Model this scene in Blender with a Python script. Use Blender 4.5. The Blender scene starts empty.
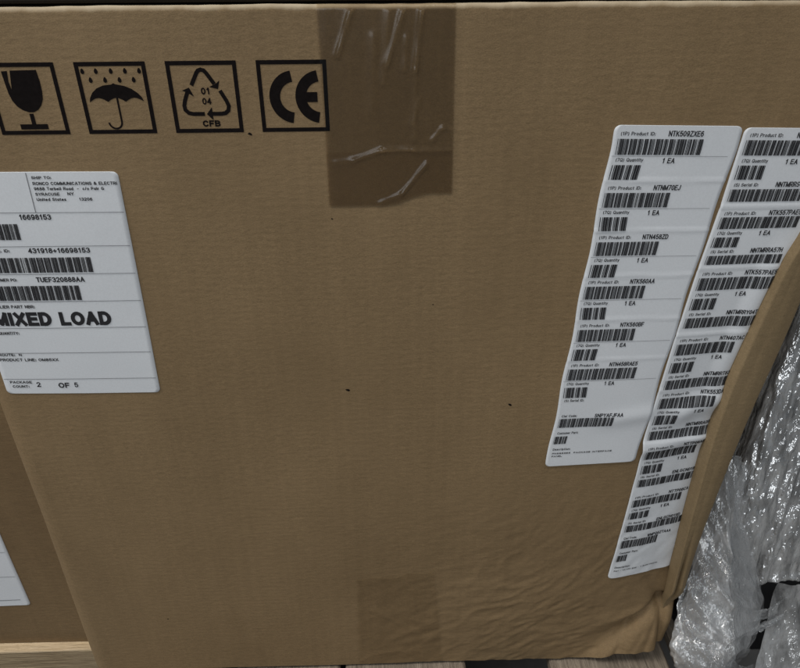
import bpy, bmesh, math, random
from mathutils import Vector, Matrix, noise
from mathutils.geometry import tessellate_polygon
random.seed(7)
S = bpy.context.scene
COL = S.collection
BASE = 0.13                      # deck height of the pallet above the floor
# ------------------------------------------------------------------ camera
cam_d = bpy.data.cameras.new('camera'); cam = bpy.data.objects.new('camera', cam_d); COL.objects.link(cam)
S.camera = cam
cam_d.sensor_width = 36.0; cam_d.lens = 671.62 / 800 * 36
cam_d.clip_start = 0.02; cam_d.clip_end = 60
_p, _y, _r = 0.52195, 0.02453, -0.00642
fwd = Vector((math.sin(_y) * math.cos(_p), math.cos(_y) * math.cos(_p), -math.sin(_p)))
rgt = Vector((math.cos(_y), -math.sin(_y), 0)); upv = rgt.cross(fwd)
r2 = math.cos(_r) * rgt + math.sin(_r) * upv; u2 = -math.sin(_r) * rgt + math.cos(_r) * upv
m = Matrix((r2, u2, -fwd)).transposed().to_4x4(); m.translation = (0, -0.5, 0.74254 + BASE)
cam.matrix_world = m
# ------------------------------------------------------------------ light: hall lamps high overhead
W = bpy.data.worlds.new('World'); S.world = W; W.use_nodes = True
W.node_tree.nodes['Background'].inputs[0].default_value = (0.80, 0.90, 1.0, 1)
W.node_tree.nodes['Background'].inputs[1].default_value = 0.13
def lamp(name, loc, aim, sx, sy, power, col):
    d = bpy.data.lights.new(name, 'AREA'); d.shape = 'RECTANGLE'; d.size = sx; d.size_y = sy
    d.energy = power; d.color = col
    o = bpy.data.objects.new(name, d); COL.objects.link(o); o.location = loc
    o.rotation_euler = (Vector(aim) - Vector(loc)).to_track_quat('-Z', 'Y').to_euler()
    return o
for lx, ly, pw in ((-3.0, -0.75, 50), (-1.0, -0.8, 26), (0.4, -0.8, 7), (1.6, -0.8, 8), (-1.6, -2.6, 9), (0.9, -2.6, 6)):
    lamp('ceiling_lamp', (lx, ly, 3.1), (lx * 0.4, ly * 0.6, 0.3), 0.9, 0.22, pw, (1.0, 0.97, 0.92))
lamp('film_glint_source', (-1.6, -5.2, 1.9), (0.0, 0.0, 0.6), 2.4, 2.4, 62, (0.95, 0.98, 1.0))     # added unseen soft source for the film glints and front light
S.view_settings.view_transform = 'Standard'; S.view_settings.look = 'None'
S.view_settings.exposure = 0.0; S.view_settings.gamma = 1.0
S.cycles.max_bounces = 8; S.cycles.transparent_max_bounces = 16; S.cycles.use_denoising = True

# ------------------------------------------------------------------ helpers
def lin(c): return tuple(((v / 255) / 12.92 if v / 255 <= 0.04045 else ((v / 255 + 0.055) / 1.055) ** 2.4) for v in c) + (1,)
class NT:
    def __init__(s, name):
        s.m = bpy.data.materials.new(name); s.m.use_nodes = True; s.t = s.m.node_tree; s.n = s.t.nodes; s.l = s.t.links
        s.n.clear(); s.out = s.n.new('ShaderNodeOutputMaterial')
        s.tc = s.n.new('ShaderNodeTexCoord')
    def node(s, typ, ins=None, **kw):
        n = s.n.new(typ)
        for k, v in kw.items(): setattr(n, k, v)
        for k, v in (ins or {}).items():
            if hasattr(v, 'links'): s.l.new(v, n.inputs[k])
            else: n.inputs[k].default_value = v
        return n
    def mapped(s, scale=(1, 1, 1), rot=(0, 0, 0)):
        return s.node('ShaderNodeMapping', {'Vector': s.tc.outputs['Object'], 'Scale': scale, 'Rotation': rot}).outputs[0]
    def noise(s, vec, scale, detail=3, rough=0.55):
        return s.node('ShaderNodeTexNoise', {'Vector': vec, 'Scale': scale, 'Detail': detail, 'Roughness': rough}).outputs[0]
    def ramp(s, fac, a, b, ca=(0, 0, 0, 1), cb=(1, 1, 1, 1)):
        r = s.node('ShaderNodeValToRGB', {'Fac': fac}); e = r.color_ramp.elements
        e[0].position = a; e[0].color = ca; e[1].position = b; e[1].color = cb
        return r.outputs[0]
    def mix(s, fac, a, b, mode='MIX'):
        n = s.node('ShaderNodeMix', data_type='RGBA', blend_type=mode)
        for sock, v in ((n.inputs[0], fac), (n.inputs[6], a), (n.inputs[7], b)):
            if hasattr(v, 'links'): s.l.new(v, sock)
            else: sock.default_value = v
        return n.outputs[2]
    def math(s, op, a, b=0.0):
        return s.node('ShaderNodeMath', {0: a, 1: b}, operation=op).outputs[0]
    def bump(s, h, strength, dist, prev=None):
        d = {'Height': h, 'Strength': strength, 'Distance': dist}
        if prev is not None: d['Normal'] = prev
        return s.node('ShaderNodeBump', d).outputs[0]
    def surf(s, col, rough=0.8, spec=0.3, nrm=None, **kw):
        d = {'Base Color': col, 'Roughness': rough, 'Specular IOR Level': spec}; d.update(kw)
        if nrm is not None: d['Normal'] = nrm
        p = s.node('ShaderNodeBsdfPrincipled', d); s.l.new(p.outputs[0], s.out.inputs[0]); return p

def mat_cardboard(name, a, b, flute=True, edge=False):
    t = NT(name)
    fib = t.noise(t.mapped((190, 190, 330)), 1.0, 4, 0.65)
    grain = t.noise(t.mapped((900, 900, 1300)), 1.0, 3, 0.6)
    blot = t.noise(t.mapped((7, 7, 5)), 1.0, 4, 0.6)
    cols = t.noise(t.mapped((140, 140, 2.5)), 1.0, 4, 0.6)
    c = t.mix(t.ramp(blot, 0.3, 0.72), a, b)
    c = t.mix(0.20, c, t.ramp(fib, 0.28, 0.74, (0.55, 0.52, 0.48, 1), (1.35, 1.33, 1.28, 1)), 'MULTIPLY')
    c = t.mix(0.48, c, t.ramp(grain, 0.25, 0.75, (0.6, 0.58, 0.55, 1), (1.3, 1.3, 1.3, 1)), 'MULTIPLY')
    c = t.mix(0.15, c, t.ramp(cols, 0.35, 0.65, (0.75, 0.74, 0.72, 1), (1.15, 1.15, 1.15, 1)), 'MULTIPLY')
    if edge:      # the fold along the top is rubbed pale
        sep = t.node('ShaderNodeSeparateXYZ', {0: t.tc.outputs['Object']})
        ez = t.math('ADD', sep.outputs[2], t.math('MULTIPLY', t.noise(t.mapped((70, 70, 10)), 1.0, 3), 0.004))
        c = t.mix(t.ramp(t.math('SUBTRACT', ez, BASE + 0.7085), 0.0, 0.004), c, (0.50, 0.42, 0.30, 1))
    spk = t.noise(t.mapped((190, 190, 190)), 1.0, 2, 0.5)
    c = t.mix(t.ramp(spk, 0.86, 0.88), c, (0.03, 0.022, 0.012, 1))
    mid = t.noise(t.mapped((85, 85, 210)), 1.0, 3, 0.55)
    nb = t.bump(fib, 0.22, 0.0010, t.bump(mid, 0.22, 0.0016))
    if flute:
        fl = t.node('ShaderNodeTexWave', {'Vector': t.mapped((1, 1, 1)), 'Scale': 58.0, 'Distortion': 2.5, 'Detail': 3.0, 'Detail Scale': 1.2}, bands_direction='Z').outputs[1]
        nb = t.bump(t.math('MULTIPLY', fl, t.ramp(blot, 0.35, 0.7)), 0.05, 0.0010, nb)
    nb = t.bump(grain, 0.25, 0.0005, nb)
    t.surf(c, 0.72, 0.25, nb); return t.m
def mat_plain(name, col, rough=0.6, spec=0.3, n=0.15, sc=300, bd=0.0004):
    t = NT(name); g = t.noise(t.mapped((sc, sc, sc)), 1.0, 3)
    c = t.mix(n, col, t.ramp(g, 0.3, 0.7, (0.4, 0.4, 0.4, 1), (1.3, 1.3, 1.3, 1)), 'MULTIPLY')
    t.surf(c, rough, spec, t.bump(g, 0.2, bd)); return t.m
def mat_paper():
    t = NT('label_paper')
    g = t.noise(t.mapped((12, 12, 12)), 1.0, 3); f = t.noise(t.mapped((700, 700, 700)), 1.0, 2)
    c = t.mix(g, (0.60, 0.63, 0.668, 1), (0.67, 0.695, 0.73, 1))
    c = t.mix(0.18, c, t.ramp(f, 0.3, 0.7, (0.75, 0.75, 0.75, 1), (1.1, 1.1, 1.1, 1)), 'MULTIPLY')
    t.surf(c, 0.42, 0.45, t.bump(f, 0.08, 0.0003)); return t.m
def mat_wood(name, a, b, axis):
    t = NT(name); s = [300, 300, 300]; s[axis] = 26
    g = t.noise(t.mapped(tuple(s)), 1.0, 5, 0.65); s2 = [40, 40, 40]; s2[axis] = 3
    g2 = t.noise(t.mapped(tuple(s2)), 1.0, 4)
    c = t.mix(t.ramp(g, 0.32, 0.68), a, b)
    c = t.mix(0.6, c, t.ramp(g2, 0.3, 0.62, (0.45, 0.42, 0.4, 1), (1.1, 1.1, 1.1, 1)), 'MULTIPLY')
    t.surf(c, 0.85, 0.2, t.bump(g, 0.9, 0.004)); return t.m
def mat_tape(name, col, ior, rough):
    t = NT(name)
    n = t.noise(t.mapped((60, 60, 25)), 1.0, 3)
    nb = t.bump(n, 0.12, 0.002)
    tr = t.node('ShaderNodeBsdfTransparent', {'Color': col})
    gl = t.node('ShaderNodeBsdfGlossy', {'Color': (0.9, 0.9, 0.9, 1), 'Roughness': rough, 'Normal': nb})
    fr = t.node('ShaderNodeFresnel', {'IOR': ior, 'Normal': nb})
    mx = t.node('ShaderNodeMixShader', {0: fr.outputs[0], 1: tr.outputs[0], 2: gl.outputs[0]})
    t.l.new(mx.outputs[0], t.out.inputs[0]); return t.m
def mat_film(name, lo, hi, rough=0.10, base=0.45, stretch=(28, 28, 14), gloss=0.26):
    t = NT(name)
    n = t.noise(t.mapped((110, 110, 40)), 1.0, 3, 0.55)
    n2 = t.noise(t.mapped((300, 300, 130)), 1.0, 2, 0.5)
    den = t.noise(t.mapped(stretch), 1.0, 3, 0.6)
    nb = t.bump(n2, 0.20, 0.0020, t.bump(n, 0.55, 0.008))
    p = t.node('ShaderNodeBsdfPrincipled', {'Base Color': (base, base * 1.01, base * 1.02, 1), 'Roughness': rough, 'Specular IOR Level': 0.9, 'IOR': 1.6, 'Coat Weight': 1.0, 'Coat Roughness': 0.06, 'Coat Normal': nb, 'Normal': nb})
    tr = t.node('ShaderNodeBsdfTransparent', {'Color': (0.93, 0.94, 0.95, 1)})
    f = t.math('ADD', lo, t.math('MULTIPLY', t.ramp(den, 0.35, 0.68), hi - lo))
    gl = t.node('ShaderNodeBsdfGlossy', {'Color': (0.95, 0.96, 0.97, 1), 'Roughness': rough, 'Normal': nb})
    gm = t.node('ShaderNodeMixShader', {0: gloss, 1: p.outputs[0], 2: gl.outputs[0]})
    mx = t.node('ShaderNodeMixShader', {0: f, 1: tr.outputs[0], 2: gm.outputs[0]})
    t.l.new(mx.outputs[0], t.out.inputs[0]); return t.m

M = {
    'kraft': mat_cardboard('kraft_cardboard', (0.194, 0.133, 0.070, 1), (0.244, 0.170, 0.092, 1), True, True),
    'kraft_fold': mat_cardboard('kraft_cardboard_fold', (0.200, 0.145, 0.080, 1), (0.245, 0.180, 0.102, 1), False),
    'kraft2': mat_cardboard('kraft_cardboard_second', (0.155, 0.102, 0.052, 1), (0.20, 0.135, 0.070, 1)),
    'ink': mat_plain('printing_ink', (0.008, 0.006, 0.006, 1), 0.9, 0.08, 0.5),
    'toner': mat_plain('label_print', (0.022, 0.022, 0.025, 1), 0.6, 0.2, 0.2),
    'rule': mat_plain('label_rule', (0.16, 0.165, 0.18, 1), 0.5, 0.3, 0.2),
    'paper': mat_paper(), 'tape': mat_tape('packing_tape_film', (0.955, 0.925, 0.875, 1), 1.36, 0.19), 'tape_dull': mat_tape('dull_tape_film', (0.992, 0.986, 0.975, 1), 1.03, 0.45),
    'film': mat_film('stretch_film', 0.22, 0.80, 0.12, 0.68, (30, 30, 16), 0.28), 'film_wrap': mat_film('stretch_film_layers', 0.36, 0.90, 0.11, 0.70, (90, 90, 9), 0.44), 'film_thin': mat_film('stretch_film_thin', 0.10, 0.42),
    'deck': mat_wood('weathered_pallet_wood', (0.19, 0.155, 0.12, 1), (0.36, 0.30, 0.235, 1), 1),
    'pale': mat_wood('pale_pallet_wood', (0.27, 0.20, 0.12, 1), (0.46, 0.36, 0.23, 1), 0),
    'ply': mat_wood('lit_top_plywood', (0.62, 0.47, 0.29, 1), (0.78, 0.62, 0.42, 1), 0),
    'dark': mat_plain('shade_dark', (0.012, 0.009, 0.006, 1), 0.7, 0.2, 0.3, 60),  # dark tone holds the shade above the large box
    'black': mat_plain('black_carton', (0.014, 0.014, 0.015, 1), 0.6, 0.3, 0.3, 40),
    'floor': mat_plain('concrete_floor', (0.20, 0.198, 0.195, 1), 0.8, 0.3, 0.35, 25, 0.002),
}
def link(o, parent=None, mat=None):
    COL.objects.link(o)
    if parent is not None: o.parent = parent
    if mat is not None and o.type == 'MESH':
        o.data.materials.clear(); o.data.materials.append(M[mat])
    return o
def mesh_obj(name, verts, faces, mat, parent=None, smooth=True):
    me = bpy.data.meshes.new(name); me.from_pydata([tuple(v) for v in verts], [], faces); me.update()
    if smooth: me.polygons.foreach_set('use_smooth', [True] * len(me.polygons))
    return link(bpy.data.objects.new(name, me), parent, mat)
def thing(name, label, cat, group=None):
    o = bpy.data.objects.new(name, None); COL.objects.link(o); o['label'] = label; o['category'] = cat
    o.empty_display_size = 0.05
    if group: o['group'] = group
    return o
def box_mesh(name, x0, x1, y0, y1, z0, z1, mat, parent=None, bev=0.003, seg=2):
    bm = bmesh.new(); bmesh.ops.create_cube(bm, size=1)
    for v in bm.verts:
        v.co = ((x0 + x1) / 2 + v.co.x * (x1 - x0), (y0 + y1) / 2 + v.co.y * (y1 - y0), (z0 + z1) / 2 + v.co.z * (z1 - z0))
    bmesh.ops.bevel(bm, geom=bm.edges[:], offset=bev, segments=seg, affect='EDGES', profile=0.5)
    me = bpy.data.meshes.new(name); bm.to_mesh(me); bm.free()
    return link(bpy.data.objects.new(name, me), parent, mat)
def lerp_tab(tab, z):            # tab sorted by rising z
    if z <= tab[0][0]: return tab[0][1]
    for (a, va), (b, vb) in zip(tab, tab[1:]):
        if z <= b:
            k = (z - a) / (b - a); k = k * k * (3 - 2 * k) * 0.4 + k * 0.6
            return va + (vb - va) * k
    return tab[-1][1]
def sstep(a, b, x):
    t = max(0.0, min(1.0, (x - a) / (b - a))); return t * t * (3 - 2 * t)
def fbm(x, y, z, o=3):
    a, s, f = 0.0, 1.0, 1.0
    for _ in range(o):
        a += s * noise.noise((x * f, y * f, z * f)); s *= 0.5; f *= 2.03
    return a

# ------------------------------------------------------------------ setting
def floor():
    n = 40; L = 6.0
    vs = [(-L + 2 * L * i / n, -3 + 2 * L * j / n, 0.0) for j in range(n + 1) for i in range(n + 1)]
    fs = [(j * (n + 1) + i, j * (n + 1) + i + 1, (j + 1) * (n + 1) + i + 1, (j + 1) * (n + 1) + i) for j in range(n) for i in range(n)]
    o = mesh_obj('floor', vs, fs, 'floor'); o['kind'] = 'structure'
floor()
# ------------------------------------------------------------------ the big box: shape of its front
BH = 0.710; XL = -0.3565
CREASE = [(0.05, 0.3125), (0.09, 0.3115), (0.13, 0.310), (0.19, 0.3085), (0.254, 0.3070), (0.319, 0.3060), (0.378, 0.3085), (0.432, 0.3140), (0.477, 0.3205), (0.517, 0.3275), (0.543, 0.3355), (0.60, 0.347), (0.71, 0.352)]
RIGHT = [(0.0, 0.3265), (0.05, 0.328), (0.109, 0.3285), (0.181, 0.3285), (0.253, 0.3325), (0.318, 0.3375), (0.377, 0.3430), (0.431, 0.3495), (0.49, 0.3545), (0.60, 0.358), (0.71, 0.359)]
DIP = [(0.06, 0.0), (0.10, 0.008), (0.16, 0.011), (0.25, 0.010), (0.35, 0.008), (0.45, 0.005), (0.55, 0.002), (0.65, 0.0)]
PX, PZ = 0.3105, 0.093
def smooth_tab(tab, z):
    z = max(tab[0][0], min(tab[-1][0], z)); n = len(tab)
    i = max(k for k in range(n - 1) if tab[k][0] <= z)
    (z0, a), (z1, b) = tab[i], tab[i + 1]; h = z1 - z0; t = (z - z0) / h
    def sl(k): k0, k1 = max(0, k - 1), min(n - 1, k + 1); return (tab[k1][1] - tab[k0][1]) / (tab[k1][0] - tab[k0][0])
    return (2 * t ** 3 - 3 * t * t + 1) * a + (t ** 3 - 2 * t * t + t) * h * sl(i) + (3 * t * t - 2 * t ** 3) * b + (t ** 3 - t * t) * h * sl(i + 1)
def xc(z): return smooth_tab(CREASE, z)
def xr(z): return smooth_tab(RIGHT, z)
def tri(a): return 2 / math.pi * math.asin(math.sin(a))
def face(x, z):
    """how far the front panel of the big box stands behind its mean plane"""
    y = 0.0022 * fbm(x * 4.0, z * 4.0, 3.1, 2)
    c = xc(z); d = lerp_tab(DIP, z)
    if d > 0:
        k = max(0.0, 1 - (c - x) / 0.085) if x < c else 1.0
        y += d * k * k
    # crushed board in the lower right: short slanting wrinkles
    w = sstep(-0.10, 0.16, x) * (1 - sstep(0.13, 0.25, z + 0.10 * (0.3 - x)))
    w = max(w, 0.45 * sstep(-0.15, 0.20, x) * (1 - sstep(0.18, 0.34, z)))
    if w > 0.001:
        a = math.radians(33 + 16 * noise.noise((x * 5, z * 5, 7.7)))
        p = x * math.cos(a) + z * math.sin(a); q = -x * math.sin(a) + z * math.cos(a)
        r = 1 - abs(noise.noise((p * 34, q * 74, 1.3))) * 2
        r2_ = 1 - abs(noise.noise((p * 52, q * 120, 5.3))) * 2
        w *= 0.35 + 0.65 * sstep(0.03, 0.12, math.hypot(x - PX, z - PZ))
        y -= w * (0.0009 * r + 0.0004 * r2_)
    # fan of folds round the pinched corner
    dx, dz = x - PX, z - PZ; rr = math.hypot(dx, dz)
    if rr < 0.14:
        ang = math.atan2(dx, -dz)            # 0 straight down, negative to the left
        f = (1 - sstep(0.03, 0.14, rr)) * sstep(-1.55, -0.95, ang) * (1 - sstep(-0.15, 0.35, ang))
        y += f * min(rr, 0.05) * 0.10 * (tri(ang * 6.5 + 0.8) * 0.65 + 0.35 * tri(ang * 12.0))
        y += 0.006 * math.exp(-(rr / 0.010) ** 2)
    for (ax, az, bx, bz, h, wd) in ((PX, PZ, 0.277, 0.060, 0.0075, 0.012), (0.277, 0.060, 0.258, 0.006, 0.0055, 0.011), (PX, PZ, 0.3165, 0.006, 0.0060, 0.008), (PX, PZ, 0.292, 0.006, 0.0028, 0.008), (PX - 0.002, PZ, 0.287, 0.130, 0.0045, 0.010)):
        L2 = (bx - ax) ** 2 + (bz - az) ** 2; t = max(0, min(1, ((x - ax) * (bx - ax) + (z - az) * (bz - az)) / L2))
        q = math.hypot(x - ax - t * (bx - ax), z - az - t * (bz - az))
        if q < wd: y += h * (1 - q / wd) ** 1.3 * (1 - 0.45 * t)
    if z < PZ and x > 0.22:
        an = math.atan2(x - PX, PZ - z)
        y -= 0.0105 * sstep(0.0, 0.085, PZ - z) * sstep(-0.78, -0.60, an) * (1 - 0.75 * sstep(-0.02, 0.10, an))
    # bottom corner pressed in
    y += 0.004 * sstep(0.295, 0.33, x) * (1 - sstep(0.0, 0.05, z))
    return y
def zbot(x): return 0.0022 + 0.008 * sstep(0.16, 0.33, x) ** 1.5 + 0.0135 * sstep(0.22, 0.275, x) + 0.0012 * noise.noise((x * 12, 0, 0))
def ztop(x): return BH + 0.0009 * noise.noise((x * 9, 2.2, 0)) + 0.0005 * noise.noise((x * 60, 4.2, 0))
def on_face(x, z, off): return (x, face(x, z) - off, z + BASE)

big = thing('cardboard_box', 'large brown shipping box with handling symbols, brown tape and three white labels on its front', 'box')
big.location = (0, 0.25, BASE)
bpy.context.view_layer.update()
INV = big.matrix_world.inverted()
def to_big(o):
    o.parent = big; o.matrix_parent_inverse = INV; return o
def big_mesh(name, vs, fs, mat, smooth=True): return to_big(mesh_obj(name, vs, fs, mat, None, smooth))

def front_panel():
    nx, nz = 360, 330; RL, RR, RT = 0.022, 0.009, 0.0035
    vs = []; fs = []
    nl, nr, nt = 7, 6, 5
    cols = nl + nx + 1 + nr
    rows = nz + 1 + nt
    for j in range(rows):
        for i in range(cols):
            k = min(j, nz) / nz
            # column
            if i < nl: ang = (nl - i) / nl * math.pi / 2; s = 0.0
            elif i <= nl + nx: ang = 0; s = (i - nl) / nx
            else: ang = (i - nl - nx) / nr * math.pi / 2; s = 1.0
            zz0 = k * BH
            x0 = XL + RL; x1 = xr(zz0) - RR
            x = x0 + (x1 - x0) * s
            zb, zt = zbot(x), ztop(x) - RT
            z = zb + (zt - zb) * k
            y = face(x, z)
            if s == 0.0 and ang: x -= RL * math.sin(ang); y += RL * (1 - math.cos(ang))
            if s == 1.0 and ang: x += RR * math.sin(ang); y += RR * (1 - math.cos(ang))
            if j > nz:
                a = (j - nz) / nt * math.pi / 2
                z += RT * math.sin(a); y += RT * (1 - math.cos(a))
            vs.append((x, y, z + BASE))
    for j in range(rows - 1):
        for i in range(cols - 1):
            a = j * cols + i; fs.append((a, a + 1, a + 1 + cols, a + cols))
    big_mesh('front_panel', vs, fs, 'kraft')
    # side, top and bottom panels
    D = 0.50
    def grid(name, fn, n1, n2):
        v = [fn(i / n1, j / n2) for j in range(n2 + 1) for i in range(n1 + 1)]
        f = [(j * (n1 + 1) + i, j * (n1 + 1) + i + 1, (j + 1) * (n1 + 1) + i + 1, (j + 1) * (n1 + 1) + i) for j in range(n2) for i in range(n1)]
        big_mesh(name, v, f, 'kraft')
    grid('side_panel', lambda a, b: (XL + 0.002 * math.sin(a * 3), 0.022 + a * (D - 0.022) + (1 - a) * face(XL + 0.022, b * BH), BASE + 0.003 + b * (BH - 0.006)), 12, 30)
    grid('side_panel', lambda a, b: (xr(b * BH) + (0.352 - xr(b * BH)) * sstep(0, 0.5, a), 0.0095 + a * (D - 0.0095) + (1 - a) * face(xr(b * BH), b * BH), BASE + 0.012 * (1 - b) + 0.002 + b * (BH - 0.006)), 12, 30)
    grid('top_flap', lambda a, b: (XL + 0.016 + a * (0.345 - XL - 0.016), 0.0040 + b * (D / 2 - 0.006), BASE + BH - 0.0004 + 0.0006 * noise.noise((a * 9, b * 4, 0)) - 0.0012 * b), 40, 10)
    grid('top_flap', lambda a, b: (XL + 0.016 + a * (0.345 - XL - 0.016), D / 2 + 0.002 + b * (D / 2 - 0.002), BASE + BH - 0.0016), 10, 10)
    grid('rear_panel', lambda a, b: (XL + 0.001 + a * (0.35 - XL), D, BASE + 0.003 + b * (BH - 0.005)), 6, 6)
    grid('bottom_flap', lambda a, b: (XL + 0.016 + a * (0.31 - XL - 0.016), 0.012 + b * (D - 0.014), BASE + 0.004 + 0.002 * a), 6, 6)
front_panel()

def corner_fold():
    """the buckled right-hand edge: a rounded ridge that laps over the crease beside the labels"""
    n = 110; vs = []; fs = []; cols = None
    for j in range(n + 1):
        z = 0.080 + (BH - 0.006 - 0.080) * (j / n) ** 1.15
        c, r = xc(z), xr(z); w = r - c
        up = sstep(0.078, 0.13, z) * (1 - 0.75 * sstep(0.56, 0.70, z))
        wob = 0.0006 * fbm(z * 14, 1.7, 0.3, 2)
        d = face(c, z)
        b = (0.0030 + 0.0042 * up) + wob
        split = 0.0075 * (1 - sstep(0.12, 0.22, z)) * sstep(0.088, 0.12, z)   # the ridge parts in two low down
        sec = [(c + 0.006, d + 0.004), (c + 0.0010, d + 0.0015), (c - 0.0006 + wob, d * 0.70 - 0.0008), (c + 0.0006, d * 0.30 - b * 0.60),
               (c + 0.07 * w, -b * 0.95), (c + 0.16 * w, -b), (c + 0.28 * w, -b * 0.98 + 0.25 * split), (c + 0.38 * w, -b * 0.93 + split),
               (c + 0.46 * w, -b * 0.92 + 0.30 * split), (c + 0.60 * w, -b * 0.85), (c + 0.78 * w, -b * 0.62), (c + 0.92 * w, -b * 0.36),
               (r - 0.0012, -b * 0.12), (r - 0.0002, 0.0022), (r, 0.011), (r - 0.0002, 0.022)]
        # smooth the section with a Catmull-Rom
        pts = []
        for i in range(len(sec) - 1):
            p0 = sec[max(i - 1, 0)]; p1 = sec[i]; p2 = sec[i + 1]; p3 = sec[min(i + 2, len(sec) - 1)]
            for k in range(3):
                t = k / 3
                pts.append(tuple(0.5 * (2 * p1[q] + (p2[q] - p0[q]) * t + (2 * p0[q] - 5 * p1[q] + 4 * p2[q] - p3[q]) * t * t + (-p0[q] + 3 * p1[q] - 3 * p2[q] + p3[q]) * t ** 3) for q in (0, 1)))
        pts.append(sec[-1])
        cols = len(pts)
        pinch = 1 - 0.95 * (1 - sstep(0.078, 0.125, z))
        for k, (px, py) in enumerate(pts):
            ff = 0.0004 * noise.noise((px * 40, z * 7, 4.0))
            tp = 0.25 + 0.75 * sstep(0.078, 0.112, z)
            vs.append((PX + 0.004 + (px - PX - 0.004) * tp, py * pinch + (1 - pinch) * 0.007 + ff, z + BASE))
    for j in range(n):
        for i in range(cols - 1):
            a = j * cols + i; fs.append((a, a + 1, a + 1 + cols, a + cols))
    big_mesh('corner_fold', vs, fs, 'kraft_fold')
corner_fold()

# ------------------------------------------------------------------ flat print laid on surfaces
class Print:
    """polygons in a label's own plane (u right, v down); mp sends (u, v) to the surface"""
    def __init__(s, mp): s.mp = mp; s.v = []; s.f = []
    def tri_poly(s, pts):
        b = len(s.v); s.v += [s.mp(*p) for p in pts]
        for t in tessellate_polygon([[Vector((p[0], p[1], 0)) for p in pts]]): s.f.append(tuple(b + i for i in t))
    def rect(s, u0, v0, u1, v1, n=1):
        b = len(s.v)
        for k in range(n + 1):
            v = v0 + (v1 - v0) * k / n; s.v += [s.mp(u0, v), s.mp(u1, v)]
        for k in range(n): a = b + 2 * k; s.f.append((a, a + 1, a + 3, a + 2))
    def hline(s, u0, u1, v, w, n=12):
        b = len(s.v)
        for k in range(n + 1):
            u = u0 + (u1 - u0) * k / n; s.v += [s.mp(u, v - w / 2), s.mp(u, v + w / 2)]
        for k in range(n): a = b + 2 * k; s.f.append((a, a + 2, a + 3, a + 1))
    def stroke(s, pts, w, closed=False):
        if not closed:
            cut = [i for i in range(1, len(pts) - 1) if (Vector(pts[i]) - Vector(pts[i - 1])).normalized().dot((Vector(pts[i + 1]) - Vector(pts[i])).normalized()) < 0.2]
            if cut:
                cut = [0] + cut + [len(pts) - 1]
                for a, b in zip(cut, cut[1:]):
                    q = [Vector(p) for p in pts[a:b + 1]]
                    if a > 0: q[0] = q[0] - (q[1] - q[0]).normalized() * w * 0.46
                    if b < len(pts) - 1: q[-1] = q[-1] + (q[-1] - q[-2]).normalized() * w * 0.46
                    s.stroke([tuple(p) for p in q], w)
                return
        n = len(pts); b = len(s.v)
        for i in range(n):
            p0 = pts[(i - 1) % n] if (i > 0 or closed) else pts[i]; p2 = pts[(i + 1) % n] if (i < n - 1 or closed) else pts[i]; p1 = pts[i]
            d1 = Vector((p1[0] - p0[0], p1[1] - p0[1])); d2 = Vector((p2[0] - p1[0], p2[1] - p1[1]))
            if d1.length < 1e-9: d1 = d2
            if d2.length < 1e-9: d2 = d1
            d1.normalize(); d2.normalize(); t = (d1 + d2).normalized(); nn = Vector((-t.y, t.x)); k = w / 2 / max(0.5, nn.dot(Vector((-d1.y, d1.x))))
            s.v += [s.mp(p1[0] + nn.x * k, p1[1] + nn.y * k), s.mp(p1[0] - nn.x * k, p1[1] - nn.y * k)]
        for i in range(n if closed else n - 1):
            a = b + 2 * i; c = b + 2 * ((i + 1) % n); s.f.append((a, c, c + 1, a + 1))
    def build(s, name, mat, parent):
        if not s.f: return None
        o = mesh_obj(name, s.v, s.f, mat, None, False)
        o.parent = parent; o.matrix_parent_inverse = parent.matrix_world.inverted() if parent is big else INV_CHILD
        return o
INV_CHILD = Matrix.Identity(4)
TEXTS = []       # (Print, string, u, v_mid, cap height, bold, target width or None, umax)
def text(pr, s, u, v, h, bold=0.0, width=None, umax=None, align='L', skew=0): TEXTS.append((pr, s, u, v, h, bold, width, umax, align, skew))
def _e(cx, cy, rx, ry, a0=0, a1=360):
    n = max(4, int(abs(a1 - a0) / 20)); return [(cx + rx * math.cos(math.radians(a0 + (a1 - a0) * k / n)), cy + ry * math.sin(math.radians(a0 + (a1 - a0) * k / n))) for k in range(n + 1)]
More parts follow.
